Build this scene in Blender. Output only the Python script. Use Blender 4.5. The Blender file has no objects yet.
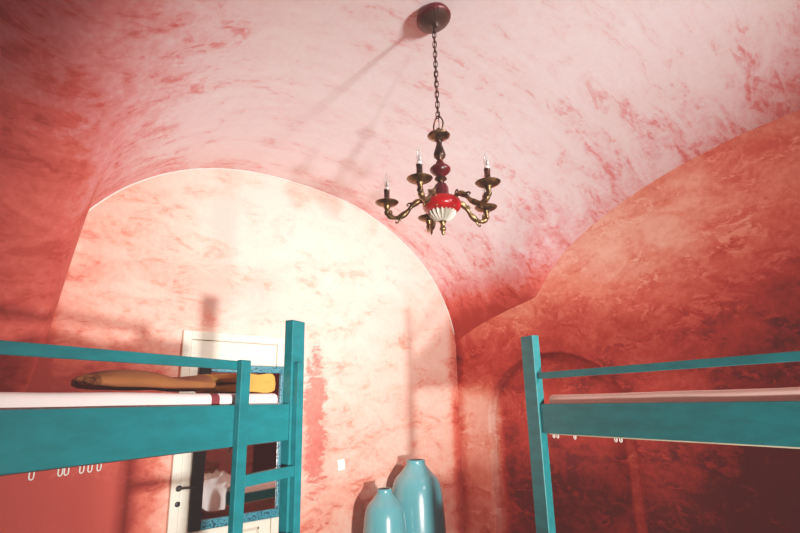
import bpy, bmesh, math, random
from mathutils import Vector, Matrix
from mathutils import noise as mn
random.seed(4)
S = bpy.context.scene
C = S.collection
PI = math.pi

# ------------------------------------------------------------------ helpers
def link(o, parent=None):
    C.objects.link(o)
    if parent is not None:
        o.parent = parent
    return o

def obj(name, bm, mats, parent=None, smooth=None, loc=None):
    bmesh.ops.recalc_face_normals(bm, faces=bm.faces[:])
    me = bpy.data.meshes.new(name)
    bm.to_mesh(me); bm.free()
    if not isinstance(mats, (list, tuple)):
        mats = [mats]
    for m in mats:
        me.materials.append(m)
    o = bpy.data.objects.new(name, me)
    if smooth is not None:
        for p in me.polygons: p.use_smooth = True
        if smooth < 180:
            me.set_sharp_from_angle(angle=math.radians(smooth))
    if loc: o.location = loc
    return link(o, parent)

def tag(o, label, cat, group=None):
    o['label'] = label; o['category'] = cat
    if group: o['group'] = group
    return o

def thing(name, label, cat, loc=(0, 0, 0), rz=0, group=None):
    o = bpy.data.objects.new(name, None)
    o.empty_display_size = .1
    o.location = loc; o.rotation_euler = (0, 0, rz)
    link(o); return tag(o, label, cat, group)

def box(bm, x0, x1, y0, y1, z0, z1, bev=0.0, seg=2, mat=0):
    t = bmesh.new()
    bmesh.ops.create_cube(t, size=1)
    for v in t.verts:
        v.co = Vector(((x0 + x1) / 2 + v.co.x * abs(x1 - x0), (y0 + y1) / 2 + v.co.y * abs(y1 - y0), (z0 + z1) / 2 + v.co.z * abs(z1 - z0)))
    if bev:
        bmesh.ops.bevel(t, geom=t.edges[:] , offset=bev, segments=seg, profile=.5, affect='EDGES')
    for f in t.faces: f.material_index = mat
    merge(bm, t)

def merge(bm, t, M=None):
    me = bpy.data.meshes.new('tmp'); t.to_mesh(me); t.free()
    if M is not None: me.transform(M)
    bm.from_mesh(me); bpy.data.meshes.remove(me)

def lathe(bm, prof, n=32, M=None, flute=None, cap=True, mat=0):
    t = bmesh.new(); rings = []
    for i, (r, z) in enumerate(prof):
        ring = []
        for k in range(n):
            a = 2 * PI * k / n
            rr = r * (1 + (flute[1] * math.cos(flute[0] * a) * (flute[2](i / (len(prof) - 1)) if len(flute) > 2 else 1) if flute else 0))
            ring.append(t.verts.new((rr * math.cos(a), rr * math.sin(a), z)))
        rings.append(ring)
    for A, B in zip(rings, rings[1:]):
        for k in range(n):
            t.faces.new((A[k], A[(k + 1) % n], B[(k + 1) % n], B[k]))
    if cap:
        for r, ring in ((prof[0][0], rings[0]), (prof[-1][0], rings[-1])):
            if r > 1e-5: t.faces.new(ring)
    for f in t.faces: f.material_index = mat
    merge(bm, t, M)

def smooth_path(pts, n=8, closed=False):
    P = [Vector(p) for p in pts]; out = []
    m = len(P)
    for i in range(m if closed else m - 1):
        p1, p2 = P[i], P[(i + 1) % m]
        p0 = P[i - 1] if (i > 0 or closed) else p1
        p3 = P[(i + 2) % m] if (i + 2 < m or closed) else p2
        for k in range(n):
            t = k / n
            out.append(.5 * ((2 * p1) + (p2 - p0) * t + (2 * p0 - 5 * p1 + 4 * p2 - p3) * t * t + (3 * p1 - p0 - 3 * p2 + p3) * t ** 3))
    if not closed: out.append(P[-1])
    return out

def tube(bm, path, rad, n=10, closed=False, mat=0, M=None):
    P = [Vector(p) for p in path]; m = len(P)
    R = rad if callable(rad) else (lambda s: rad)
    t = bmesh.new(); rings = []; up = None
    for i, p in enumerate(P):
        a = P[i - 1] if (i > 0 or closed) else p
        b = P[(i + 1) % m] if (i < m - 1 or closed) else p
        d = (b - a).normalized()
        if up is None:
            up = Vector((0, 0, 1)) if abs(d.z) < .9 else Vector((1, 0, 0))
        x = d.cross(up)
        if x.length < 1e-4: x = d.orthogonal()
        x.normalize(); y = x.cross(d).normalized(); up = y
        r = R(i / max(1, m - 1))
        rings.append([t.verts.new(p + r * (math.cos(2 * PI * k / n) * x + math.sin(2 * PI * k / n) * y)) for k in range(n)])
    for i in range(m if closed else m - 1):
        A, B = rings[i], rings[(i + 1) % m]
        for k in range(n):
            t.faces.new((A[k], A[(k + 1) % n], B[(k + 1) % n], B[k]))
    if not closed:
        t.faces.new(rings[0]); t.faces.new(rings[-1])
    for f in t.faces: f.material_index = mat
    merge(bm, t, M)

# ------------------------------------------------------------------ materials
class NT:
    def __init__(s, name):
        s.m = bpy.data.materials.new(name); s.m.use_nodes = True
        s.t = s.m.node_tree; s.n = s.t.nodes
        s.bsdf = s.n['Principled BSDF']; s.out = s.n['Material Output']
    def new(s, typ, **kw):
        nd = s.n.new(typ)
        for k, v in kw.items(): setattr(nd, k, v)
        return nd
    def link(s, a, b): s.t.links.new(a, b)
    def inp(s, sock, v):
        if isinstance(v, bpy.types.NodeSocket): s.link(v, sock)
        else: sock.default_value = v
    def math(s, op, a, b=0.0, c=None, clamp=False):
        nd = s.new('ShaderNodeMath', operation=op); nd.use_clamp = clamp
        s.inp(nd.inputs[0], a); s.inp(nd.inputs[1], b)
        if c is not None: s.inp(nd.inputs[2], c)
        return nd.outputs[0]
    def mr(s, v, a, b, c=0.0, d=1.0, smooth=True):
        nd = s.new('ShaderNodeMapRange'); nd.interpolation_type = 'SMOOTHSTEP' if smooth else 'LINEAR'
        s.inp(nd.inputs[0], v)
        for i, x in enumerate((a, b, c, d)): nd.inputs[i + 1].default_value = x
        return nd.outputs[0]
    def noise(s, vec, scale, detail=4, rough=.55, dist=0.0):
        nd = s.new('ShaderNodeTexNoise')
        s.link(vec, nd.inputs['Vector'])
        nd.inputs['Scale'].default_value = scale; nd.inputs['Detail'].default_value = detail
        nd.inputs['Roughness'].default_value = rough; nd.inputs['Distortion'].default_value = dist
        return nd.outputs['Fac']
    def mapping(s, vec, loc=(0, 0, 0), rot=(0, 0, 0), sc=(1, 1, 1)):
        nd = s.new('ShaderNodeMapping'); s.link(vec, nd.inputs[0])
        nd.inputs[1].default_value = loc; nd.inputs[2].default_value = rot; nd.inputs[3].default_value = sc
        return nd.outputs[0]
    def ramp(s, fac, stops):
        nd = s.new('ShaderNodeValToRGB'); e = nd.color_ramp.elements
        while len(e) < len(stops): e.new(.5)
        for el, (p, c) in zip(e, stops):
            el.position = p; el.color = (*c, 1)
        s.link(fac, nd.inputs[0]); return nd.outputs[0]
    def mix(s, fac, a, b, mode='MIX'):
        nd = s.new('ShaderNodeMix'); nd.data_type = 'RGBA'; nd.blend_type = mode
        s.inp(nd.inputs[0], fac)
        for i, v in ((6, a), (7, b)):
            s.inp(nd.inputs[i], v if isinstance(v, bpy.types.NodeSocket) else (*v, 1))
        return nd.outputs[2]
    def bump(s, h, strength=.2, dist=.01):
        nd = s.new('ShaderNodeBump'); s.link(h, nd.inputs['Height'])
        nd.inputs['Strength'].default_value = strength; nd.inputs['Distance'].default_value = dist
        s.link(nd.outputs[0], s.bsdf.inputs['Normal'])
    def base(s, col, rough=.6, **kw):
        s.inp(s.bsdf.inputs['Base Color'], col if isinstance(col, bpy.types.NodeSocket) else (*col, 1))
        s.bsdf.inputs['Roughness'].default_value = rough
        for k, v in kw.items(): s.bsdf.inputs[k.replace('_', ' ')].default_value = v
        return s.m

def lin(r, g, b):
    f = lambda c: c / 12.92 if c <= .04045 else ((c + .055) / 1.055) ** 2.4
    return tuple(f(x / 255) for x in (r, g, b))

def paint(name, col, rough=.4, var=.12, metallic=0.0, scale=9, bump=.08):
    n = NT(name); tc = n.new('ShaderNodeTexCoord').outputs['Object']
    a = n.noise(n.mapping(tc, sc=(1, 3, 3)), scale, 5, .6)
    c = n.mix(n.mr(a, .3, .7), tuple(x * (1 - var) for x in col), tuple(min(1, x * (1 + var)) for x in col))
    n.bump(n.noise(tc, scale * 6, 3), bump, .004)
    return n.base(c, rough, Metallic=metallic)

def pos_nodes(n):
    g = n.new('ShaderNodeNewGeometry').outputs['Position']
    sp = n.new('ShaderNodeSeparateXYZ'); n.link(g, sp.inputs[0])
    return g, sp.outputs[0], sp.outputs[1], sp.outputs[2]

def plaster(name, stops, grad, rot=(0, 0, 0), stretch=(1, 1, 1), amp=(.5, .35, .35), extra=None, rough=.75, stroke_scale=5.5):
    """lime wash rubbed on in patches: a redness value picks the colour."""
    n = NT(name); g, x, y, z = pos_nodes(n)
    st = n.mapping(g, rot=rot, sc=stretch)
    big = n.noise(g, .9, 3, .5, .6)
    mid = n.noise(st, 2.6, 5, .6, .9)
    stroke = n.noise(st, stroke_scale, 6, .62, 1.3)
    streak = n.noise(n.mapping(st, sc=(.35, 2.2, 2.2)), stroke_scale * 3.2, 4, .6, .3)
    stroke = n.math('ADD', stroke, n.math('MULTIPLY', n.math('SUBTRACT', streak, .5), .3))
    crisp = n.mr(stroke, .48, .62)
    fine = n.noise(g, 22, 5, .65, .4)
    v = grad(n, x, y, z)
    v = n.math('ADD', v, n.math('MULTIPLY', n.math('SUBTRACT', big, .5), amp[0]))
    v = n.math('ADD', v, n.math('MULTIPLY', n.math('SUBTRACT', mid, .5), amp[1] * 1.6))
    v = n.math('ADD', v, n.math('MULTIPLY', n.math('MULTIPLY', crisp, n.mr(mid, .42, .62)), amp[2]))
    v = n.math('ADD', v, n.math('MULTIPLY', n.math('SUBTRACT', fine, .5), .36))
    col = n.ramp(v, stops)
    if extra: col = extra(n, col, x, y, z, stroke, fine)
    h = n.math('ADD', n.math('MULTIPLY', stroke, .6), n.math('MULTIPLY', fine, .35))
    n.bump(h, .22, .012)
    return n.base(col, rough)

def add(n, *vs):
    o = vs[0]
    for v in vs[1:]: o = n.math('ADD', o, v)
    return o

# ceiling
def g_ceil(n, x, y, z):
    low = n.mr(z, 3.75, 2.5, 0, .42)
    left = n.mr(x, -3.4, -4.9, 0, .38)  # redder wash leftwards, with the dark vignette of the corner painted in
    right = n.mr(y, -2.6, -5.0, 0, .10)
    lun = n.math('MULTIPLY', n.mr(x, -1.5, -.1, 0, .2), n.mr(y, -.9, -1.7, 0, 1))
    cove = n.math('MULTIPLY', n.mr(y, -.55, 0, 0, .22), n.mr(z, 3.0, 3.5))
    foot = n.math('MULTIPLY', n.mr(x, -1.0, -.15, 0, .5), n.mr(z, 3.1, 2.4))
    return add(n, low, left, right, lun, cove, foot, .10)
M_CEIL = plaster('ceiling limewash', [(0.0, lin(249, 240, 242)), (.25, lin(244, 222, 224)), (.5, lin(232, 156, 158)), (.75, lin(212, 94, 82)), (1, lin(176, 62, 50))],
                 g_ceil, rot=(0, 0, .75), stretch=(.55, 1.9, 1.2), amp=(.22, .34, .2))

# far wall (door wall)
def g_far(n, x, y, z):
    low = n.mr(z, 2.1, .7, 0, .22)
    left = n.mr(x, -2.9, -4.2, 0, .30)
    lowleft = n.math('MULTIPLY', n.mr(x, -3.3, -3.75, 0, .40), n.mr(z, 2.2, 1.7))  # redder wash behind the left bed, with the shade there painted in
    corner = n.math('MULTIPLY', n.mr(x, -.22, -.02, 0, .5), n.mr(z, 2.9, 2.2))  # red wash in the corner, with its occlusion shade put into the colour
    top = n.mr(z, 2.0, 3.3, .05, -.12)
    foot = n.mr(x, -4.22, -4.36, 0, .35)  # redness at the arch foot deepened to paint in shade
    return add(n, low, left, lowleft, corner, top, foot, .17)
def x_far(n, col, x, y, z, stroke, fine):
    # worn red patch right of the door
    dx = n.math('DIVIDE', n.math('ADD', x, 2.10), .14)
    dz = n.math('DIVIDE', n.math('SUBTRACT', z, 1.42), .74)
    d = n.math('SQRT', n.math('ADD', n.math('MULTIPLY', dx, dx), n.math('MULTIPLY', dz, dz)))
    d = n.math('ADD', d, n.math('MULTIPLY', n.math('SUBTRACT', stroke, .5), 2.4))
    d = n.math('ADD', d, n.math('MULTIPLY', n.math('SUBTRACT', fine, .5), .8))
    m = n.mr(d, 1.1, .6)
    red = n.mix(n.mr(fine, .35, .65), lin(190, 66, 58), lin(216, 96, 86))
    return n.mix(n.math('MULTIPLY', m, .82), col, red)
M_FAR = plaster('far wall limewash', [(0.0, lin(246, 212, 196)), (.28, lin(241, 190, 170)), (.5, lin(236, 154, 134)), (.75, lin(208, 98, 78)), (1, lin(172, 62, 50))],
                g_far, rot=(0, .5, 0), stretch=(.8, 1, 1.6), amp=(.34, .4, .2), extra=x_far)

# right wall
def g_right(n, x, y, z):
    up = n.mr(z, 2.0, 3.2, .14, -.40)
    pier = n.math('MULTIPLY', n.mr(y, -.60, -.44, 0, -.62), n.mr(z, 2.1, 1.3))  # paler wash on the pier, with the brightness of its light painted in
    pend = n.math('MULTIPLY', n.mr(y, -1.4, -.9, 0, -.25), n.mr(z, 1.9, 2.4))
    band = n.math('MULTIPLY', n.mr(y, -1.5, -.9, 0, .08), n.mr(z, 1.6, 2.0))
    corner = n.math('MULTIPLY', n.mr(y, -.14, -.02, 0, .22), n.mr(z, 2.8, 2.2))  # corner shade painted in together with the red wash
    lightgap = n.math('MULTIPLY', n.mr(n.math('ABSOLUTE', n.math('ADD', y, 2.0)), .07, .02, 0, -.3), n.mr(z, 1.35, 1.1))  # pale strip: light falling through the gap by the bed, painted on
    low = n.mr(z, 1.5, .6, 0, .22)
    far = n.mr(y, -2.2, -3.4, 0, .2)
    return add(n, up, pier, band, corner, low, far, lightgap, pend, .58)
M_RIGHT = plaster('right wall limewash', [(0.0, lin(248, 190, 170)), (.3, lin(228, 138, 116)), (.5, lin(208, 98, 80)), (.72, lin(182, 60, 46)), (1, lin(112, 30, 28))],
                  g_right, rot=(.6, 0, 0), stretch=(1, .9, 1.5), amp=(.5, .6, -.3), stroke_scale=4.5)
M_PLAIN = plaster('plain wall limewash', [(0.0, lin(240, 190, 175)), (.5, lin(225, 135, 120)), (1, lin(180, 75, 65))], lambda n, x, y, z: n.mr(z, 3, .5, .2, .5))
M_BEAD = paint('pale arch edge', lin(255, 232, 220), .8, .06)

n = NT('terracotta floor'); g, x, y, z = pos_nodes(n)
br = n.new('ShaderNodeTexBrick'); n.link(g, br.inputs[0]); br.offset = 0
br.inputs['Scale'].default_value = 1; br.inputs['Brick Width'].default_value = .3; br.inputs['Row Height'].default_value = .3; br.inputs['Mortar Size'].default_value = .006
br.inputs['Color1'].default_value = (*lin(150, 86, 64), 1); br.inputs['Color2'].default_value = (*lin(165, 98, 74), 1); br.inputs['Mortar'].default_value = (*lin(120, 100, 90), 1)
M_FLOOR = n.base(br.outputs[0], .5)

M_TEAL = paint('teal bed paint', lin(12, 108, 114), .42, .14, scale=7)
M_TEALR = paint('teal bed paint of the right bed', lin(12, 108, 112), .45, .16, scale=7)
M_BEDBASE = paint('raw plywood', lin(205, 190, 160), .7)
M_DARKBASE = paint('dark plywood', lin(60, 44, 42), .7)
M_HOOK = paint('white wire', lin(235, 225, 215), .4, .02)
def fabric(name, col, var=.08, weave=220, stripe=None):
    n = NT(name); tc = n.new('ShaderNodeTexCoord').outputs['Object']
    a = n.noise(tc, 6, 4); b = n.noise(tc, weave, 2)
    c = n.mix(a, tuple(v * (1 - var) for v in col), tuple(min(1, v * (1 + var)) for v in col))
    if stripe:
        sp = n.new('ShaderNodeSeparateXYZ'); n.link(tc, sp.inputs[0])
        for (x0, x1, sc) in stripe:
            m = n.math('MULTIPLY', n.math('GREATER_THAN', sp.outputs[0], x0), n.math('LESS_THAN', sp.outputs[0], x1))
            c = n.mix(m, c, sc)
    n.bump(b, .25, .002)
    return n.base(c, .85)
M_SHEET = fabric('white sheet with wine stripe', lin(244, 228, 224), .05, stripe=[(-.475, -.425, lin(120, 40, 48))])
M_SHEETR = fabric('pale pink sheet', lin(238, 196, 184), .05)
M_WHITE = fabric('white crumpled linen', lin(240, 236, 232), .04)
M_MUST = fabric('mustard wool', lin(196, 146, 62), .2, 150)
M_MUSTD = fabric('brown mustard wool', lin(140, 84, 42), .22, 150)
M_BROWN = fabric('brown red wool', lin(158, 92, 72), .2, 150)
M_CREAM = paint('cream door paint', lin(232, 226, 204), .5, .05)
M_GROOVE = paint('door shadow groove', lin(205, 195, 170), .6, .05)
M_IRON = paint('dark iron', lin(42, 34, 34), .45, .1, .3)
M_FRAMESHADE = paint('shaded frame side', lin(34, 20, 19), .85, .15)  # dark tone standing in for the post's shadow on the mirror frame
M_SWITCH = paint('white plastic', lin(250, 246, 240), .35, .01)

n = NT('mirror glass')
M_MIRROR = n.base((.78, .78, .78), .03, Metallic=1.0)
n = NT('turquoise mosaic'); tc = n.new('ShaderNodeTexCoord').outputs['Object']
v = n.new('ShaderNodeTexVoronoi'); n.link(tc, v.inputs['Vector']); v.inputs['Scale'].default_value = 75
c = n.ramp(n.math('ADD', n.math('MULTIPLY', v.outputs['Distance'], .9), n.math('MULTIPLY', n.noise(tc, 40, 3), .4)),
           [(.15, lin(30, 110, 130)), (.45, lin(14, 86, 108)), (.7, lin(70, 150, 164)), (.8, lin(10, 60, 76))])
n.bump(v.outputs['Distance'], .5, .004)
M_MOSAIC = n.base(c, .3)

n = NT('aged brass'); tc = n.new('ShaderNodeTexCoord').outputs['Object']
a = n.noise(tc, 28, 5, .6)
M_BRASS = n.base(n.mix(n.mr(a, .35, .65), lin(74, 56, 38), lin(156, 128, 84)), .34, Metallic=.85)
n.bump(n.noise(tc, 70, 3), .25, .004)
n = NT('dark bronze'); tc = n.new('ShaderNodeTexCoord').outputs['Object']
M_BRONZE = n.base(n.mix(n.mr(n.noise(tc, 30, 4), .35, .7), lin(46, 32, 30), lin(110, 76, 58)), .36, Metallic=.7)
M_RED = paint('red enamel', lin(170, 16, 24), .28, .12)
M_DKRED = paint('dark red enamel', lin(84, 16, 22), .3, .15)
M_RIB = paint('white washed ribs', lin(205, 198, 180), .5, .12)
n = NT('canopy red and bronze'); tc = n.new('ShaderNodeTexCoord').outputs['Object']
sp = n.new('ShaderNodeSeparateXYZ'); n.link(tc, sp.inputs[0])
M_CANOPY = n.base(n.mix(n.mr(n.math('ADD', sp.outputs[2], n.math('MULTIPLY', n.noise(tc, 60, 3), .02)), -.03, -.008), lin(74, 52, 42), lin(96, 18, 24)), .4, Metallic=.2)
n = NT('clear bulb glass')
tr = n.new('ShaderNodeBsdfTransparent'); tr.inputs[0].default_value = (.96, .95, .95, 1)
gl = n.new('ShaderNodeBsdfGlossy'); gl.inputs['Roughness'].default_value = .12
df = n.new('ShaderNodeBsdfDiffuse'); df.inputs[0].default_value = (.95, .93, .92, 1)
m1 = n.new('ShaderNodeMixShader'); m1.inputs[0].default_value = .4; n.link(df.outputs[0], m1.inputs[1]); n.link(gl.outputs[0], m1.inputs[2])
m2 = n.new('ShaderNodeMixShader'); m2.inputs[0].default_value = .36; n.link(tr.outputs[0], m2.inputs[1]); n.link(m1.outputs[0], m2.inputs[2])
n.link(m2.outputs[0], n.out.inputs[0]); M_BULB = n.m
n = NT('vase glaze'); tc = n.new('ShaderNodeTexCoord').outputs['Object']
a = n.noise(tc, 5, 4)
M_VASE = n.base(n.mix(a, lin(88, 168, 180), lin(104, 182, 190)), .24)
n.bsdf.inputs['Coat Weight'].default_value = .4; n.bsdf.inputs['Coat Roughness'].default_value = .15
M_VASEIN = paint('vase dark inside', lin(96, 60, 56), .7)
n = NT('window glass'); M_GLASS = n.base((.9, .95, 1), .05, Transmission_Weight=1.0)

# ------------------------------------------------------------------ room
def sclip(c, e): return .5 * (c + math.sqrt(c * c + e * e))
def C2(v, u):
    c = 1 - abs((v - 3.9) / 2.7) ** 1.7
    return sclip(c, .015 + .55 * min(1, max(0, u / 1.6)))
def A2(u, v):
    if u > 4.65: u = 9.3 - u
    x = (u - 2.4) / 2.4 if u < 2.4 else (u - 2.4) / 2.0
    c = 1 - abs(x) ** 2.3
    return sclip(c, .015 + .3 * min(1, max(0, v / 1.6)))
def sst(x, a, b):
    t = min(1, max(0, (x - a) / (b - a))); return t * t * (3 - 2 * t)
def zc(u, v): return 2.1 - 1.1 * sst(4.65 - abs(u - 4.65), 4.24, 4.42) * (1 - sst(v, 0, 1.4)) + math.sqrt(1.56 ** 2 * A2(u, v) + 1.58 ** 2 * C2(v, u))
UL, VL = 9.3, 6.5
def warp(k, n):           # denser rows close to the walls
    t = k / n
    return t - .12 * math.sin(2 * PI * t) / (2 * PI) * 4

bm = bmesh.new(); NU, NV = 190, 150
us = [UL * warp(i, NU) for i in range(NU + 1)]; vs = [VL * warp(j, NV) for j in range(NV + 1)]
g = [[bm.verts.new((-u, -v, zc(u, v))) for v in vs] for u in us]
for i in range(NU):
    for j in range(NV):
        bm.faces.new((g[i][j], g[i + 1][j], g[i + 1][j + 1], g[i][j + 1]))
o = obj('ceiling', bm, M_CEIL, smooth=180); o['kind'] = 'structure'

bm = bmesh.new()
box(bm, -UL, .3, -VL, .3, -.1, 0)
o = obj('floor', bm, M_FLOOR); o['kind'] = 'structure'

def col_wall(name, cols, mat):
    # cols: (x, y, z_low, z_high) side by side
    bm = bmesh.new(); N = 24; rows = []
    for (x, y, z0, z1) in cols:
        rows.append([bm.verts.new((x, y, z0 + (z1 - z0) * k / N)) for k in range(N + 1)])
    for A, B in zip(rows, rows[1:]):
        for k in range(N): bm.faces.new((A[k], A[k + 1], B[k + 1], B[k]))
    o = obj(name, bm, mat); o['kind'] = 'structure'; return o
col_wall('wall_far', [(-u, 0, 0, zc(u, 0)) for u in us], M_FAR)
col_wall('wall_left', [(-UL, -v, 0, zc(UL, v)) for v in vs], M_PLAIN)

# right wall with the shallow arched niche
NC, NH, NS, NTOP, ND, NR = 1.27, .82, 1.28, 2.02, .11, .03
def niche(off, cnt=40):
    pts = [(NC - NH - off, 0.0)]
    for k in range(cnt + 1):
        a = PI * k / cnt
        pts.append((NC - (NH + off) * math.cos(a), NS + (NTOP - NS + off) * math.sin(a) ** .92))
    pts.append((NC + NH + off, 0.0)); return pts
outer = niche(NR)
bm = bmesh.new()
def quads(cols):
    for (v0, lo0, hi0), (v1, lo1, hi1) in zip(cols, cols[1:]):
        if v1 - v0 < 1e-6: continue
        N = 20
        for k in range(N):
            q = [(0, -v0, lo0 + (hi0 - lo0) * k / N), (0, -v1, lo1 + (hi1 - lo1) * k / N), (0, -v1, lo1 + (hi1 - lo1) * (k + 1) / N), (0, -v0, lo0 + (hi0 - lo0) * (k + 1) / N)]
            bm.faces.new([bm.verts.new(p) for p in q])
va, vb = NC - NH - NR, NC + NH + NR
quads([(v, 0, zc(0, v)) for v in [w for w in vs if w < va - .001] + [va]])
quads([(v, z, zc(0, v)) for v, z in outer[1:-1]])
quads([(v, 0, zc(0, v)) for v in [vb] + [w for w in vs if w > vb + .001]])
prof = [(NR, 0)] + [(NR * (1 - math.sin(a)), NR * (1 - math.cos(a))) for a in (PI / 8, PI / 4, 3 * PI / 8, PI / 2)] + [(0, ND)]
rings = [[bm.verts.new((dep, -v, z)) for v, z in niche(off)] for off, dep in prof]
for A, B in zip(rings, rings[1:]):
    for k in range(len(A) - 1):
        f = bm.faces.new((A[k], A[k + 1], B[k + 1], B[k])); f.smooth = True
inner = niche(0)[1:-1]
for (v0, z0), (v1, z1) in zip(inner, inner[1:]):
    if v1 - v0 > 1e-6:
        bm.faces.new([bm.verts.new(p) for p in ((ND, -v0, 0), (ND, -v1, 0), (ND, -v1, z1), (ND, -v0, z0))])
bmesh.ops.remove_doubles(bm, verts=bm.verts[:], dist=1e-5)
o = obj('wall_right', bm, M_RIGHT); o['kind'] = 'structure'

# back wall with the high window the daylight comes through
WX0, WX1, WZ0, WZ1 = 1.4, 2.5, 2.6, 3.66
QX0, QX1, QZ0, QZ1 = 3.7, 4.7, .25, .92  # unseen low opening; its lintel is set to cut the low lamp's upward light
bm = bmesh.new()
def strip(u0, u1, zlo, zhi):
    N = 16
    for k in range(N):
        a, b = u0 + (u1 - u0) * k / N, u0 + (u1 - u0) * (k + 1) / N
        q = [(-a, -VL, zlo(a)), (-b, -VL, zlo(b)), (-b, -VL, zhi(b)), (-a, -VL, zhi(a))]
        bm.faces.new([bm.verts.new(p) for p in q])
top = lambda u: zc(u, VL)
strip(0, WX0, lambda u: 0, top); strip(WX1, QX0, lambda u: 0, top); strip(QX1, UL, lambda u: 0, top)
strip(QX0, QX1, lambda u: 0, lambda u: QZ0); strip(QX0, QX1, lambda u: QZ1, top)
strip(WX0, WX1, lambda u: 0, lambda u: WZ0); strip(WX0, WX1, lambda u: WZ1, top)
for q in ([(-QX0, QZ0), (-QX1, QZ0)], [(-QX1, QZ0), (-QX1, QZ1)], [(-QX1, QZ1), (-QX0, QZ1)], [(-QX0, QZ1), (-QX0, QZ0)], [(-WX0, WZ0), (-WX1, WZ0)], [(-WX1, WZ0), (-WX1, WZ1)], [(-WX1, WZ1), (-WX0, WZ1)], [(-WX0, WZ1), (-WX0, WZ0)]):
    (xa, za), (xb, zb) = q
    bm.faces.new([bm.verts.new(p) for p in ((xa, -VL, za), (xb, -VL, zb), (xb, -VL - 1.05, zb), (xa, -VL - 1.05, za))])  # unseen reveals, made deep to trim the lamps' light at the sides
bmesh.ops.remove_doubles(bm, verts=bm.verts[:], dist=1e-4)
o = obj('wall_back', bm, M_PLAIN); o['kind'] = 'structure'
bm = bmesh.new()
for (a, b, c, d) in ((WX0, WX1, WZ0, WZ0 + .05), (WX0, WX1, WZ1 - .05, WZ1), (WX0, WX0 + .05, WZ0, WZ1), (WX1 - .05, WX1, WZ0, WZ1), (1.92, 1.96, WZ0, WZ1)):
    box(bm, -b, -a, -VL - 1.05, -VL - 1.0, c, d)
o = obj('window_1', bm, M_CREAM); o['kind'] = 'structure'
bm = bmesh.new()
for (a, b, c, d) in ((QX0, QX1, QZ0, QZ0 + .05), (QX0, QX1, QZ1 - .05, QZ1), (QX0, QX0 + .05, QZ0, QZ1), (QX1 - .05, QX1, QZ0, QZ1)):
    box(bm, -b, -a, -VL - 1.05, -VL - 1.0, c, d)
o = obj('window_2', bm, M_CREAM); o['kind'] = 'structure'

# thin pale ridge where the vault meets the far wall
bm = bmesh.new()
tube(bm, [(-u, -.004, zc(u, 0) - .004) for u in us if .02 < u < 4.34], .009, 6)
o = obj('trim_1', bm, M_BEAD, smooth=180); o['kind'] = 'structure'

# ------------------------------------------------------------------ door in the far wall
bm = bmesh.new()
DX0, DX1 = 2.47, 3.40
for a, b, c, d in ((DX0, DX0 + .07, 0, 2.15), (DX1 - .07, DX1, 0, 2.15), (DX0 + .07, DX1 - .07, 2.08, 2.15)):
    box(bm, -b, -a, -.035, -.001, c, d, .006)
o = obj('door_1', bm, M_CREAM); o['kind'] = 'structure'
dr = o
bm = bmesh.new(); box(bm, -(DX1 - .075), -(DX0 + .075), -.022, -.001, .01, 2.075, .003)
leaf = obj('door_leaf', bm, M_CREAM, dr)
def pframe(bm, u0, u1, z0, z1, w=.02, y0=-.03, y1=-.021):
    for a, b, c, d in ((u0, u1, z0, z0 + w), (u0, u1, z1 - w, z1), (u0, u0 + w, z0, z1), (u1 - w, u1, z0, z1)):
        box(bm, -b, -a, y0, y1, c, d, .003)
bm = bmesh.new(); pframe(bm, 2.65, 3.22, .12, .58); obj('panel_moulding', bm, M_GROOVE, leaf)
bm = bmesh.new()
lathe(bm, [(.026, 0), (.026, .012), (.012, .016), (.012, .045), (0, .047)], 20, Matrix.Translation((-3.345, -.022, .955)) @ Matrix.Rotation(PI / 2, 4, 'X'))
tube(bm, smooth_path([(-3.345, -.062, .955), (-3.30, -.066, .958), (-3.23, -.064, .95)], 5), .009, 8)
obj('door_handle', bm, M_IRON, leaf, smooth=40)
bm = bmesh.new()
lathe(bm, [(.024, 0), (.024, .01), (.016, .016), (0, .018)], 20, Matrix.Translation((-3.345, -.022, .845)) @ Matrix.Rotation(PI / 2, 4, 'X'))
obj('keyhole_plate', bm, M_IRON, leaf, smooth=40)

# mirror hung on the door
mir = thing('wall_mirror', 'rectangular mirror in a turquoise mosaic frame hanging on the cream door', 'mirror', (-2.88, -.052, .64), math.radians(-2.7))
bm = bmesh.new()
for a, b, c, d in ((-.37, .41, 0, .07), (-.37, .41, 1.18, 1.24), (.345, .41, .07, 1.18)):
    box(bm, a, b, -.03, 0, c, d, .007)
obj('mirror_frame', bm, M_MOSAIC, mir)
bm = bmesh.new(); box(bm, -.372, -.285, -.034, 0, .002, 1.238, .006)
o = obj('frame_side', bm, M_FRAMESHADE, mir); o['label'] = 'left side of the frame, its shade painted dark'  # left bar coloured dark for the bed post's shadow across it
bm = bmesh.new(); box(bm, -.29, .345, -.013, -.003, .06, 1.19)
obj('mirror_glass', bm, M_MIRROR, mir)

# light switch
bm = bmesh.new(); box(bm, -.042, .042, -.012, 0, -.05, .05, .005, 3); 
sw = obj('light_switch', bm, M_SWITCH, smooth=30, loc=(-1.79, -.001, .98)); sw.rotation_euler = (0, math.radians(-6), 0)
tag(sw, 'small square white light switch on the pink wall above the vases', 'light switch')
bm = bmesh.new(); box(bm, -.018, .018, -.018, -.01, -.026, .026, .003); obj('rocker', bm, M_SWITCH, sw)

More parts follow.
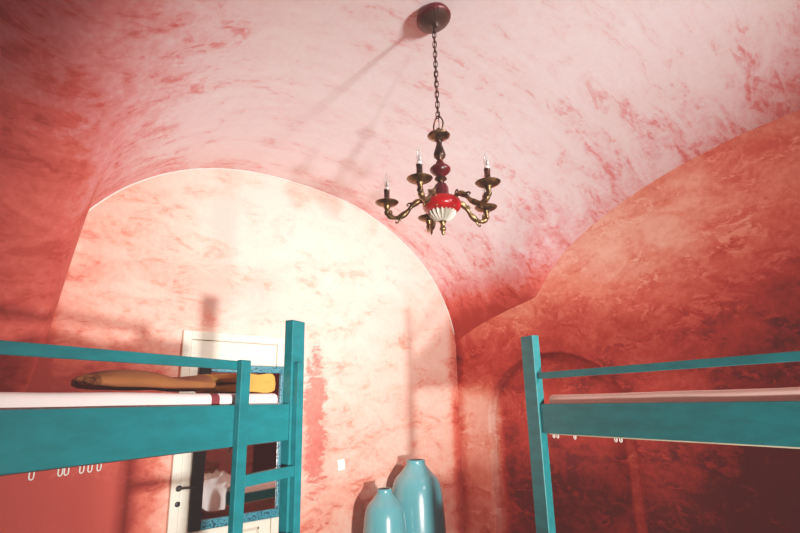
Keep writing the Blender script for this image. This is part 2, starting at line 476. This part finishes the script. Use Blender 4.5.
# ------------------------------------------------------------------ vases
def vase(label, loc, h, R, rm, mat):
    t = thing('vase', label, 'vase', loc, group='turquoise vases by the corner')
    P = [(.66, 0), (.74, .02), (.9, .12), (1.0, .30), (.975, .48), (.915, .665), (.85, .765), (.735, .835), (.545, .89)]
    pr = smooth_path([(r * R, z * h, 0) for r, z in P] + [(rm * 1.08, .952 * h, 0), (rm * .99, .98 * h, 0), (rm * 1.01, h, 0)], 5)
    pr = [(p.x, p.y) for p in pr]
    bm = bmesh.new(); lathe(bm, pr + [(rm * .95, h + .003), (rm * .84, h - .002)], 56, cap=False)
    t2 = [(0, 0), (.62 * R, 0)]; lathe(bm, t2, 56, cap=False)
    obj('body', bm, mat, t, smooth=180)
    bm = bmesh.new(); lathe(bm, [(rm * .845, h - .002), (rm * .8, h - .06), (rm * 1.1, h - .12), (0, h - .13)], 40, cap=False)
    obj('mouth', bm, M_VASEIN, t, smooth=180)
    return t
vase('tall turquoise glazed vase with narrow neck, the larger of two against the wall', (-1.08, -.31, 0), .98, .278, .095, M_VASE)
vase('shorter turquoise glazed vase standing left of the taller vase', (-1.60, -.41, 0), .78, .206, .068, M_VASE)

# ------------------------------------------------------------------ bunk beds
def Y(s, a, b): return (min(s * a, s * b), max(s * a, s * b))
def bunk(label, loc, rz, s, bt, ptop, inset, thick, width, teal, base_mat, base_drop, ladder, hooks, rail0):
    t = thing('bunk_bed', label, 'bunk bed', loc, rz, 'teal bunk beds')
    L = 2.05
    def part(name, boxes, mat=teal, parent=t, bev=.004):
        bm = bmesh.new()
        for (x0, x1, ya, yb, z0, z1) in boxes:
            y0, y1 = Y(s, ya, yb); box(bm, x0, x1, y0, y1, z0, z1, bev)
        return obj(name, bm, mat, parent)
    # posts of the open side stand tall; the back ones stop below the mattress
    part('post', [(0.002, .116, -inset, -inset + thick, 0, ptop)])
    part('post', [(-L - .112, -L - .002, -inset, -inset + thick, 0, ptop)])
    part('post', [(-1.15, -1.04, width, width + .05, 0, bt - .02)])
    part('post', [(-L - .112, -L - .002, width, width + .05, 0, bt - .02)])
    for top, h in ((bt, .18), (.52, .15)):
        part('side_board', [(-L, 0, 0, .028, top - h, top)])
        part('side_board', [(-L, 0, width - .028, width, top - h, top)])
        part('end_board', [(-.03, -.001, .029, width - .029, top - h + .01, top - .03)])
        part('end_board', [(-L, -L + .03, .029, width - .029, top - h + .01, top - .03)])
        part('bed_base', [(-L + .031, -.031, .0285, width - .0285, top - h - base_drop, top - h + .03)], base_mat, bev=.002)
    part('guard_rail', [(-L, rail0, 0, .024, bt + .156, bt + .197)])
    if ladder:
        bm = bmesh.new(); y0, y1 = Y(s, -.03, -.0005)
        box(bm, -.408, -.345, y0, y1, 0, bt + .2, .003)
        lad = obj('ladder', bm, teal, t)
        y0, y1 = Y(s, -inset - .03, -inset - .0005)
        bm = bmesh.new(); box(bm, .018, .074, y0, y1, 0, bt + .212, .003); obj('ladder_rail', bm, teal, lad)
        for z in (1.225, .915, .605, .295):
            bm = bmesh.new()
            y0, y1 = Y(s, -.03, -.002)
            box(bm, -.345, .018, y0, y1, z - .026, z + .026, .003); obj('rung', bm, teal, lad)
    zb = bt - .18
    for x in hooks:
        bm = bmesh.new()
        r, hh = .007, .03
        p = [(x - r, s * .05, zb + .004), (x - r, s * .05, zb - hh + r), (x - r * .7, s * .05, zb - hh + r * .3), (x, s * .05, zb - hh), (x + r * .7, s * .05, zb - hh + r * .3), (x + r, s * .05, zb - hh + r), (x + r, s * .05, zb + .004)]
        tube(bm, p, .0022, 6)
        obj('wire_hook', bm, M_HOOK, t, smooth=60)
    return t

LB = ((-3.5224, -1.8255, 0), math.radians(46 - 24.47), 1, 1.554, 1.995)
RB = ((-1.9936, -2.3581, 0), math.radians(46 + 28.88), -1, 1.519, 1.962)
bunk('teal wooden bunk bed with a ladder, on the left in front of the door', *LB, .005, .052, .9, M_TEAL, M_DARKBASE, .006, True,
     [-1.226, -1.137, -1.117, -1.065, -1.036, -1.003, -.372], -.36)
bunk('teal wooden bunk bed without a ladder, on the right before the dark red wall', *RB, .014, .06, .9, M_TEALR, M_BEDBASE, .008, False,
     [-.05, -.083, -.223, -.521, -.554], 0)

def wmat(base, dx=0, dy=0, dz=0):
    (loc, rz, s, bt, pt) = base
    return Vector(loc) + Matrix.Rotation(rz, 3, 'Z') @ Vector((dx, s * dy, dz))

def soft_box(L, W, H, r, amp=.004, seed=0, sub=True):
    bm = bmesh.new(); box(bm, -L, 0, 0, W, 0, H, r, 4)
    bmesh.ops.subdivide_edges(bm, edges=[e for e in bm.edges if e.calc_length() > .15], cuts=14, use_grid_fill=True)
    for v in bm.verts:
        q = Vector((v.co.x * 3 + seed, v.co.y * 3, v.co.z * 3))
        v.co += Vector((0, mn.noise(q) * amp, mn.noise(q + Vector((7, 3, 1))) * amp * (1 if v.co.z > H * .6 else 0)))
    return bm

def mattress(label, base, top, h, mat, x1):
    (loc, rz, s, bt, pt) = base
    p = wmat(base, x1, .034, top - h)
    t = soft_box(1.97, .83, h, .025, .005, top * 3)
    if s < 0:
        for v in t.verts: v.co.y *= -1
    o = obj('mattress', t, mat, smooth=180, loc=p); o.rotation_euler = (0, 0, rz)
    return tag(o, label, 'mattress')
mattress('white sheeted mattress with a wine red stripe on the left upper bunk', LB, 1.606, .19, M_SHEET, -.04)
mattress('pale pink sheeted mattress on the right upper bunk', RB, 1.572, .19, M_SHEETR, -.04)
mattress('white mattress on the lower bunk of the right bed, seen in the mirror', RB, .56, .155, M_WHITE, -.04)

# --- blankets on the left upper bunk
(loc, rz, s, bt, pt) = LB
def roll_blanket(length, w, h, name, label, base, dx, dy, z, mat, rz_add=0, cat='blanket'):
    # flattened spiral roll lying along x
    bm = bmesh.new(); turns, N = 2.6, 100
    th = .5 / turns * .8
    K = 22
    sec_o, sec_i = [], []
    for i in range(N + 1):
        f = i / N; a = f * turns * 2 * PI
        r = .16 + .84 * f
        sec_o.append((math.cos(a) * r, math.sin(a) * r))
        r2 = max(.04, r - .84 / turns * .8)
        sec_i.append((math.cos(a) * r2, math.sin(a) * r2))
    loop = sec_o + sec_i[::-1]
    rows = []
    for k in range(K + 1):
        x = -length * k / K
        e = 1 - .18 * max(0, (k / K - .86) / .14) ** 2
        dz = .012 * math.sin(3 + 7 * k / K)
        rows.append([bm.verts.new((x + .012 * mn.noise(Vector((c * 2, d * 2, 5.))) * (1 if k in (0, K) else 0), c * w / 2 * e, (d * h / 2) * e + h / 2 + dz * (.5 + d * .5) + .01 * mn.noise(Vector((x * 5, c * 2, d * 2))))) for c, d in loop])
    m = len(loop)
    for A, B in zip(rows, rows[1:]):
        for k in range(m): bm.faces.new((A[k], A[(k + 1) % m], B[(k + 1) % m], B[k]))
    for R_ in (rows[0], rows[-1]):
        for k in range(N): bm.faces.new((R_[k], R_[k + 1], R_[m - 2 - k], R_[m - 1 - k]))
    o = obj(name, bm, mat, smooth=50, loc=wmat(base, dx, dy, z)); o.rotation_euler = (0, 0, base[1] + rz_add)
    return tag(o, label, cat)

def folded_blanket(length, w, layers, lh, label, base, dx, dy, z, mat, rz_add=0, seed=0, fold='x'):
    t = bmesh.new()
    # continuous zig-zag fold: section in x-z swept along y
    sec = []
    hl = length / 2; r = lh / 2
    for k in range(layers):
        zz = r + k * lh
        xs = (-hl, hl) if k % 2 == 0 else (hl, -hl)
        for j in range(9):
            f = j / 8; x = xs[0] + (xs[1] - xs[0]) * f
            sec.append((x, zz + .004 * math.sin(6 * f + k)))
        if k < layers - 1:
            sgn = 1 if k % 2 == 0 else -1
            for a in (-.5, 0, .5):
                sec.append((sgn * (hl + r * 1.3 * math.cos(a * PI / 2 * 1.1)), zz + r + r * math.sin(a * PI / 2 * 1.1)))
    n_ = len(sec); th = lh * .44
    loop = []
    nor = []
    for i in range(n_):
        a, b = sec[max(0, i - 1)], sec[min(n_ - 1, i + 1)]
        d = Vector((b[0] - a[0], b[1] - a[1])).normalized(); nor.append(Vector((-d.y, d.x)))
    top_ = [(sec[i][0] + nor[i].x * th, sec[i][1] + nor[i].y * th) for i in range(n_)]
    bot_ = [(sec[i][0] - nor[i].x * th, sec[i][1] - nor[i].y * th) for i in range(n_)]
    ends = [(sec[-1][0] + (-th if sec[-1][0] < 0 else th), sec[-1][1])]
    ends0 = [(sec[0][0] - th, sec[0][1])]
    loop = top_ + ends + bot_[::-1] + ends0
    K = 16; rows = []
    for k in range(K + 1):
        y = w * (k / K - .5)
        e = 1 if 0 < k < K else .97
        rows.append([t.verts.new((x * e + .012 * mn.noise(Vector((y * 6 + seed, zz * 30, 0))), y + .01 * mn.noise(Vector((x * 8, zz * 60, seed + 3.))) * (1 if k in (0, K) else 0), zz + .012 * max(-.2, mn.noise(Vector((x * 7, y * 7, seed)))) * (zz / lh))) for x, zz in loop])
    m = len(loop)
    for A, B in zip(rows, rows[1:]):
        for k in range(m): t.faces.new((A[k], A[(k + 1) % m], B[(k + 1) % m], B[k]))
    for R_ in (rows[0], rows[-1]):
        f = t.faces.new(R_)
        bmesh.ops.triangulate(t, faces=[f])
    o = obj('folded_blanket', t, mat, smooth=45, loc=wmat(base, dx, dy, z)); o.rotation_euler = (0, 0, base[1] + rz_add)
    return tag(o, label, 'blanket')
roll_blanket(.60, .24, .092, 'rolled_blanket', 'brown mustard blanket rolled up lengthwise on the left upper bunk', LB, -.335, .31, 1.610, M_MUSTD, .05)
folded_blanket(.22, .3, 2, .046, 'mustard blanket folded in two layers near the ladder end of the upper bunk', LB, -.175, .22, 1.612, M_MUST, .04)

# --- bedding on the right lower bunk (seen through the mirror)
def drape(name, label, base, t0, t1, depth, drop, z, mat, seed, cat):
    # a sheet lying on the mattress, bunched up, and hanging over the front board
    sd = base[2]; bm = bmesh.new(); NX, NY = 60, 50
    tot = depth + drop; rows = []
    for i in range(NX + 1):
        f = i / NX; row = []
        for j in range(NY + 1):
            q = tot * j / NY; a = f * 7 + seed
            fold = .5 + .5 * math.sin(a * 2.6 + 1.5 * mn.noise(Vector((a * .8, q * 2, seed))))
            if q < depth:
                y = depth - q - .012; e = min(1, q / .12) * min(1, f / .08, (1 - f) / .08)
                nz = mn.fractal(Vector((a * .9, q * 7, seed)), 1.0, 2.0, 4)
                zz_ = z + .006 + e * (.05 + .09 * max(0, nz) + .03 * fold) * (1 if q < depth - .06 else (depth - q) / .06)
            else:
                y = -.014 - .035 * fold * min(1, (q - depth) / .1); zz_ = z + .006 - (q - depth) * (1 + .12 * math.sin(a))
            x = t0 + (t1 - t0) * f + .02 * mn.noise(Vector((a, q * 6, 2.)))
            row.append(bm.verts.new((x, sd * y, zz_)))
        rows.append(row)
    for i in range(NX):
        for j in range(NY): bm.faces.new((rows[i][j], rows[i + 1][j], rows[i + 1][j + 1], rows[i][j + 1]))
    o = obj(name, bm, mat, smooth=180, loc=wmat(base, 0, 0, 0)); o.rotation_euler = (0, 0, base[1])
    return tag(o, label, cat)
drape('crumpled_sheet', 'white crumpled sheet hanging over the right lower bunk, seen in the mirror', RB, -1.2, -.12, .55, .26, .562, M_WHITE, 3.1, 'sheet')
folded_blanket(.42, .6, 4, .045, 'brown red blanket folded on the right lower bunk, seen in the mirror', RB, -1.52, .36, .572, M_BROWN, .02, 5)

# ------------------------------------------------------------------ chandelier
CX, CY = -2.735, -2.247
CZ = zc(-CX, -CY)
ch = thing('chandelier', 'five armed brass and red chandelier with candle bulbs hanging on a chain', 'chandelier', (CX, CY, 0))
k_ = 3.04 / 3.0
def zz(z): return 1.55 + (z - 1.55) * k_
# canopy, tilted to lie on the vault
fz = lambda x, y: zc(-x, -y)
nrm = Vector((-(fz(CX + .05, CY) - fz(CX - .05, CY)) / .1, -(fz(CX, CY + .05) - fz(CX, CY - .05)) / .1, 1)).normalized()
bm = bmesh.new()
lathe(bm, [(.112, .02), (.118, .004), (.121, -.012), (.116, -.022), (.108, -.027), (.1, -.034), (.078, -.046), (.05, -.056), (.026, -.064), (.016, -.078), (.008, -.088), (0, -.09)], 72, flute=(24, .03, lambda f: 1 if f > .3 else 0))
canopy = obj('canopy', bm, M_CANOPY, ch, smooth=60, loc=(0, 0, CZ - .036))
canopy.rotation_mode = 'QUATERNION'; canopy.rotation_quaternion = Vector((0, 0, 1)).rotation_difference(nrm)
ztop, zring = CZ - .115, zz(3.313)
bm = bmesh.new()
tube(bm, smooth_path([(0, 0, ztop + .02), (.006, .004, ztop - .2), (-.005, .004, ztop - .42), (.004, -.003, zring - .03), (0, 0, zz(3.2))], 8), .003, 6)
chain = obj('chain', bm, M_BRONZE, ch, smooth=60)
nl = 18; pitch = (ztop - zring) / nl
for i in range(nl):
    zc_ = ztop - pitch * (i + .5)
    hl, w = pitch * .66, .0125
    a = i % 2 * PI / 2 + .4
    p = []
    for q in range(20):
        an = 2 * PI * q / 20
        cx_, sz_ = math.cos(an), math.sin(an)
        zq = (hl - w) * (1 if sz_ > 0 else -1) * (min(1, abs(sz_) * 3)) + w * sz_
        p.append((cx_ * w * math.cos(a), cx_ * w * math.sin(a), zc_ + zq))
    bm = bmesh.new(); tube(bm, p, .0036, 6, closed=True); obj('link', bm, M_BRONZE, chain, smooth=60)
# ring
bm = bmesh.new()
zr0, zr1 = zz(3.205), zz(3.325)
pp = []
for q in range(24):
    an = 2 * PI * q / 24
    pp.append((math.cos(an) * .042 * (1 - .35 * max(0, math.sin(an))) * math.cos(.8 + PI / 4), math.cos(an) * .042 * (1 - .35 * max(0, math.sin(an))) * math.sin(.8 + PI / 4) * -1, (zr0 + zr1) / 2 + math.sin(an) * (zr1 - zr0) / 2))
tube(bm, pp, .0055, 8, closed=True); obj('hanging_ring', bm, M_BRASS, ch, smooth=60)
def col(name, prof, mat, flute=None, n=40):
    bm = bmesh.new(); lathe(bm, [(r, zz(z)) for r, z in prof], n, flute=flute); return obj(name, bm, mat, ch, smooth=50)
col('top_disc', [(.012, 3.235), (.014, 3.212), (.03, 3.206), (.066, 3.196), (.074, 3.186), (.072, 3.178), (.055, 3.166), (.03, 3.158), (.02, 3.15)], M_BRASS)
col('baluster', [(.02, 3.155), (.026, 3.148), (.018, 3.14), (.019, 3.12), (.03, 3.085), (.039, 3.055), (.036, 3.035), (.02, 3.018), (.018, 3.008)], M_BRONZE)
col('red_knob', [(.018, 3.012), (.026, 3.0), (.03, 2.988), (.052, 2.972), (.066, 2.955), (.066, 2.942), (.05, 2.922), (.03, 2.908), (.024, 2.9)], M_DKRED)
col('collar', [(.024, 2.902), (.038, 2.892), (.04, 2.884), (.026, 2.872), (.018, 2.862), (.02, 2.852)], M_BRONZE)
col('bell', [(.02, 2.858), (.036, 2.848), (.043, 2.83), (.044, 2.80), (.05, 2.77), (.06, 2.752)], M_DKRED, (8, .06))
col('bowl', [(.05, 2.765), (.09, 2.757), (.112, 2.745), (.12, 2.725), (.12, 2.70), (.112, 2.684), (.09, 2.672), (.06, 2.664)], M_RED)
col('ribbed_cup', [(.06, 2.674), (.076, 2.67), (.078, 2.66), (.068, 2.64), (.05, 2.622), (.032, 2.612), (.018, 2.608)], M_RIB, (18, .13), 108)
col('finial', [(.02, 2.616), (.024, 2.604), (.016, 2.594), (.015, 2.575), (.021, 2.562), (.02, 2.553), (.011, 2.545), (.012, 2.532), (.006, 2.522), (0, 2.516)], M_BRASS)
zb = zz(2.70)
RAD = .345
arm_path = smooth_path([(.09, 0, zb - .02), (.102, 0, zb + .03), (.14, 0, zb + .05), (.185, 0, zb + .022), (.225, 0, zb - .022), (.275, 0, zb - .05), (.32, 0, zb - .042), (RAD - .003, 0, zb - .012), (RAD, 0, zb + .02)], 7)
bm = bmesh.new()
tube(bm, arm_path, lambda f: .0145 + .004 * math.sin(f * 26) + .002, 10)
# leaf scrolls riding on the arm
for f, L_, sgn in ((.18, .05, 1), (.36, .055, 1), (.62, .06, -1), (.8, .04, 1)):
    i = int(f * (len(arm_path) - 1)); p = arm_path[i]; d = (arm_path[min(i + 1, len(arm_path) - 1)] - arm_path[i - 1]).normalized()
    nn = Vector((-d.z, 0, d.x)) * sgn
    lp = smooth_path([p - d * L_ * .5, p + nn * .016, p + d * L_ * .3 + nn * .028, p + d * L_ * .55 + nn * .026, p + d * L_ * .45 + nn * .014], 4)
    tube(bm, lp, lambda q: .0085 * (1 - .6 * q), 7)
lathe(bm, [(.0, zb - .035), (.012, zb - .03), (.02, zb - .012), (.014, zb + .005), (.02, zb + .018), (.024, zb + .03), (.012, zb + .036)], 20, Matrix.Translation((RAD, 0, 0)))
arm = obj('arm', bm, M_BRASS, ch, smooth=60)
bm = bmesh.new(); T = Matrix.Translation((RAD, 0, 0))
lathe(bm, [(.012, zb + .03), (.045, zb + .036), (.066, zb + .046), (.075, zb + .056), (.072, zb + .058), (.05, zb + .05), (.028, zb + .048), (.03, zb + .06), (.022, zb + .068), (.018, zb + .07)], 36, T)
pan = obj('drip_pan', bm, M_BRASS, arm, smooth=50)
bm = bmesh.new()
lathe(bm, [(.017, zb + .066), (.023, zb + .072), (.024, zb + .08), (.018, zb + .086), (.0185, zb + .135), (.02, zb + .14), (.014, zb + .143)], 24, T)
sleeve = obj('candle_sleeve', bm, M_BRONZE, arm, smooth=50)
bm = bmesh.new()
lathe(bm, [(.0145, zb + .14), (.016, zb + .146), (.0145, zb + .156), (.011, zb + .159), (0, zb + .16)], 20, T, mat=1)
lathe(bm, [(.01, zb + .158), (.017, zb + .176), (.0185, zb + .19), (.015, zb + .214), (.009, zb + .236), (.003, zb + .254), (0, zb + .258)], 22, T, mat=0)
lathe(bm, [(.005, zb + .158), (.0045, zb + .185), (.002, zb + .197), (0, zb + .2)], 8, T, mat=2)
bulb = obj('bulb', bm, [M_BULB, M_SWITCH, M_IRON], arm, smooth=60)
# viewed from the camera the arms fan out like this
tocam = math.atan2(-4.244 - CY, -5.037 - CX)
for k in range(5):
    ang = tocam - math.radians(20) - k * math.radians(-72) + math.radians(0)
    ang = tocam + math.radians(-20 + 72 * k)
    if k == 0: A = arm
    else:
        A = arm.copy(); C.objects.link(A); A.parent = ch
        for c in (pan, sleeve, bulb):
            d = c.copy(); C.objects.link(d); d.parent = A
    A.rotation_euler = (0, 0, ang)

# ------------------------------------------------------------------ light
ld = bpy.data.lights.new('daylight', 'AREA'); ld.shape = 'RECTANGLE'; ld.size = .5; ld.size_y = .8
ld.energy = 51; ld.color = (1, .95, .9); ld.spread = math.radians(64)
lo = bpy.data.objects.new('daylight', ld); C.objects.link(lo)
lo.location = (-1.95, -VL - .5, 3.2)
tgt = Vector((-1.75, 0, 3.3))
lo.rotation_euler = (tgt - lo.location).to_track_quat('-Z', 'Y').to_euler()
l2 = bpy.data.lights.new('daylight_low', 'AREA'); l2.shape = 'RECTANGLE'; l2.size = .26; l2.size_y = .22
l2.energy = 72; l2.color = (1, .95, .9); l2.spread = math.radians(60)
lo2 = bpy.data.objects.new('daylight_low', l2); C.objects.link(lo2)
lo2.location = (-4.30, -VL - .5, .66)
lo2.rotation_euler = (Vector((-2.2, 0, 1.8)) - lo2.location).to_track_quat('-Z', 'Y').to_euler()
W = bpy.data.worlds.new('world'); S.world = W; W.use_nodes = True
W.node_tree.nodes['Background'].inputs[0].default_value = (.9, .85, .85, 1)
W.node_tree.nodes['Background'].inputs[1].default_value = .5

# ------------------------------------------------------------------ camera
cd = bpy.data.cameras.new('camera'); cam = bpy.data.objects.new('camera', cd); C.objects.link(cam)
cd.sensor_fit = 'HORIZONTAL'; cd.sensor_width = 36; cd.lens = 36 * 520 / 800; cd.clip_start = .02
TH = math.radians(46); p, r = math.radians(14.6), math.radians(1.3)
fh = Vector((math.cos(TH), math.sin(TH), 0)); rt = Vector((math.sin(TH), -math.cos(TH), 0)); up = Vector((0, 0, 1))
fwd = fh * math.cos(p) + up * math.sin(p); upc = -fh * math.sin(p) + up * math.cos(p)
R2 = rt * math.cos(r) + upc * math.sin(r) * 1
# horizon drops to the left: the camera is rolled clockwise about its axis
xr = rt * math.cos(r) - upc * math.sin(r); yr = rt * math.sin(r) + upc * math.cos(r)
M = Matrix((xr, yr, -fwd)).transposed().to_4x4(); M.translation = Vector((-5.0372, -4.244, 1.55))
cam.matrix_world = M; S.camera = cam

S.view_settings.view_transform = 'Standard'
# soft, faded print tone for the whole picture
S.view_settings.use_curve_mapping = True
cm = S.view_settings.curve_mapping; cm.use_clip = True
cv = cm.curves[3]
for a_, b_ in ((.06, .085), (.2, .25), (.5, .555)):
    cv.points.new(a_, b_)
cv.points[0].location = (0, .02); cv.points[len(cv.points) - 1].location = (1, .93)
cm.update()
S.cycles.max_bounces = 8; S.cycles.diffuse_bounces = 6; S.cycles.use_denoising = True
S.cycles.sample_clamp_indirect = 8
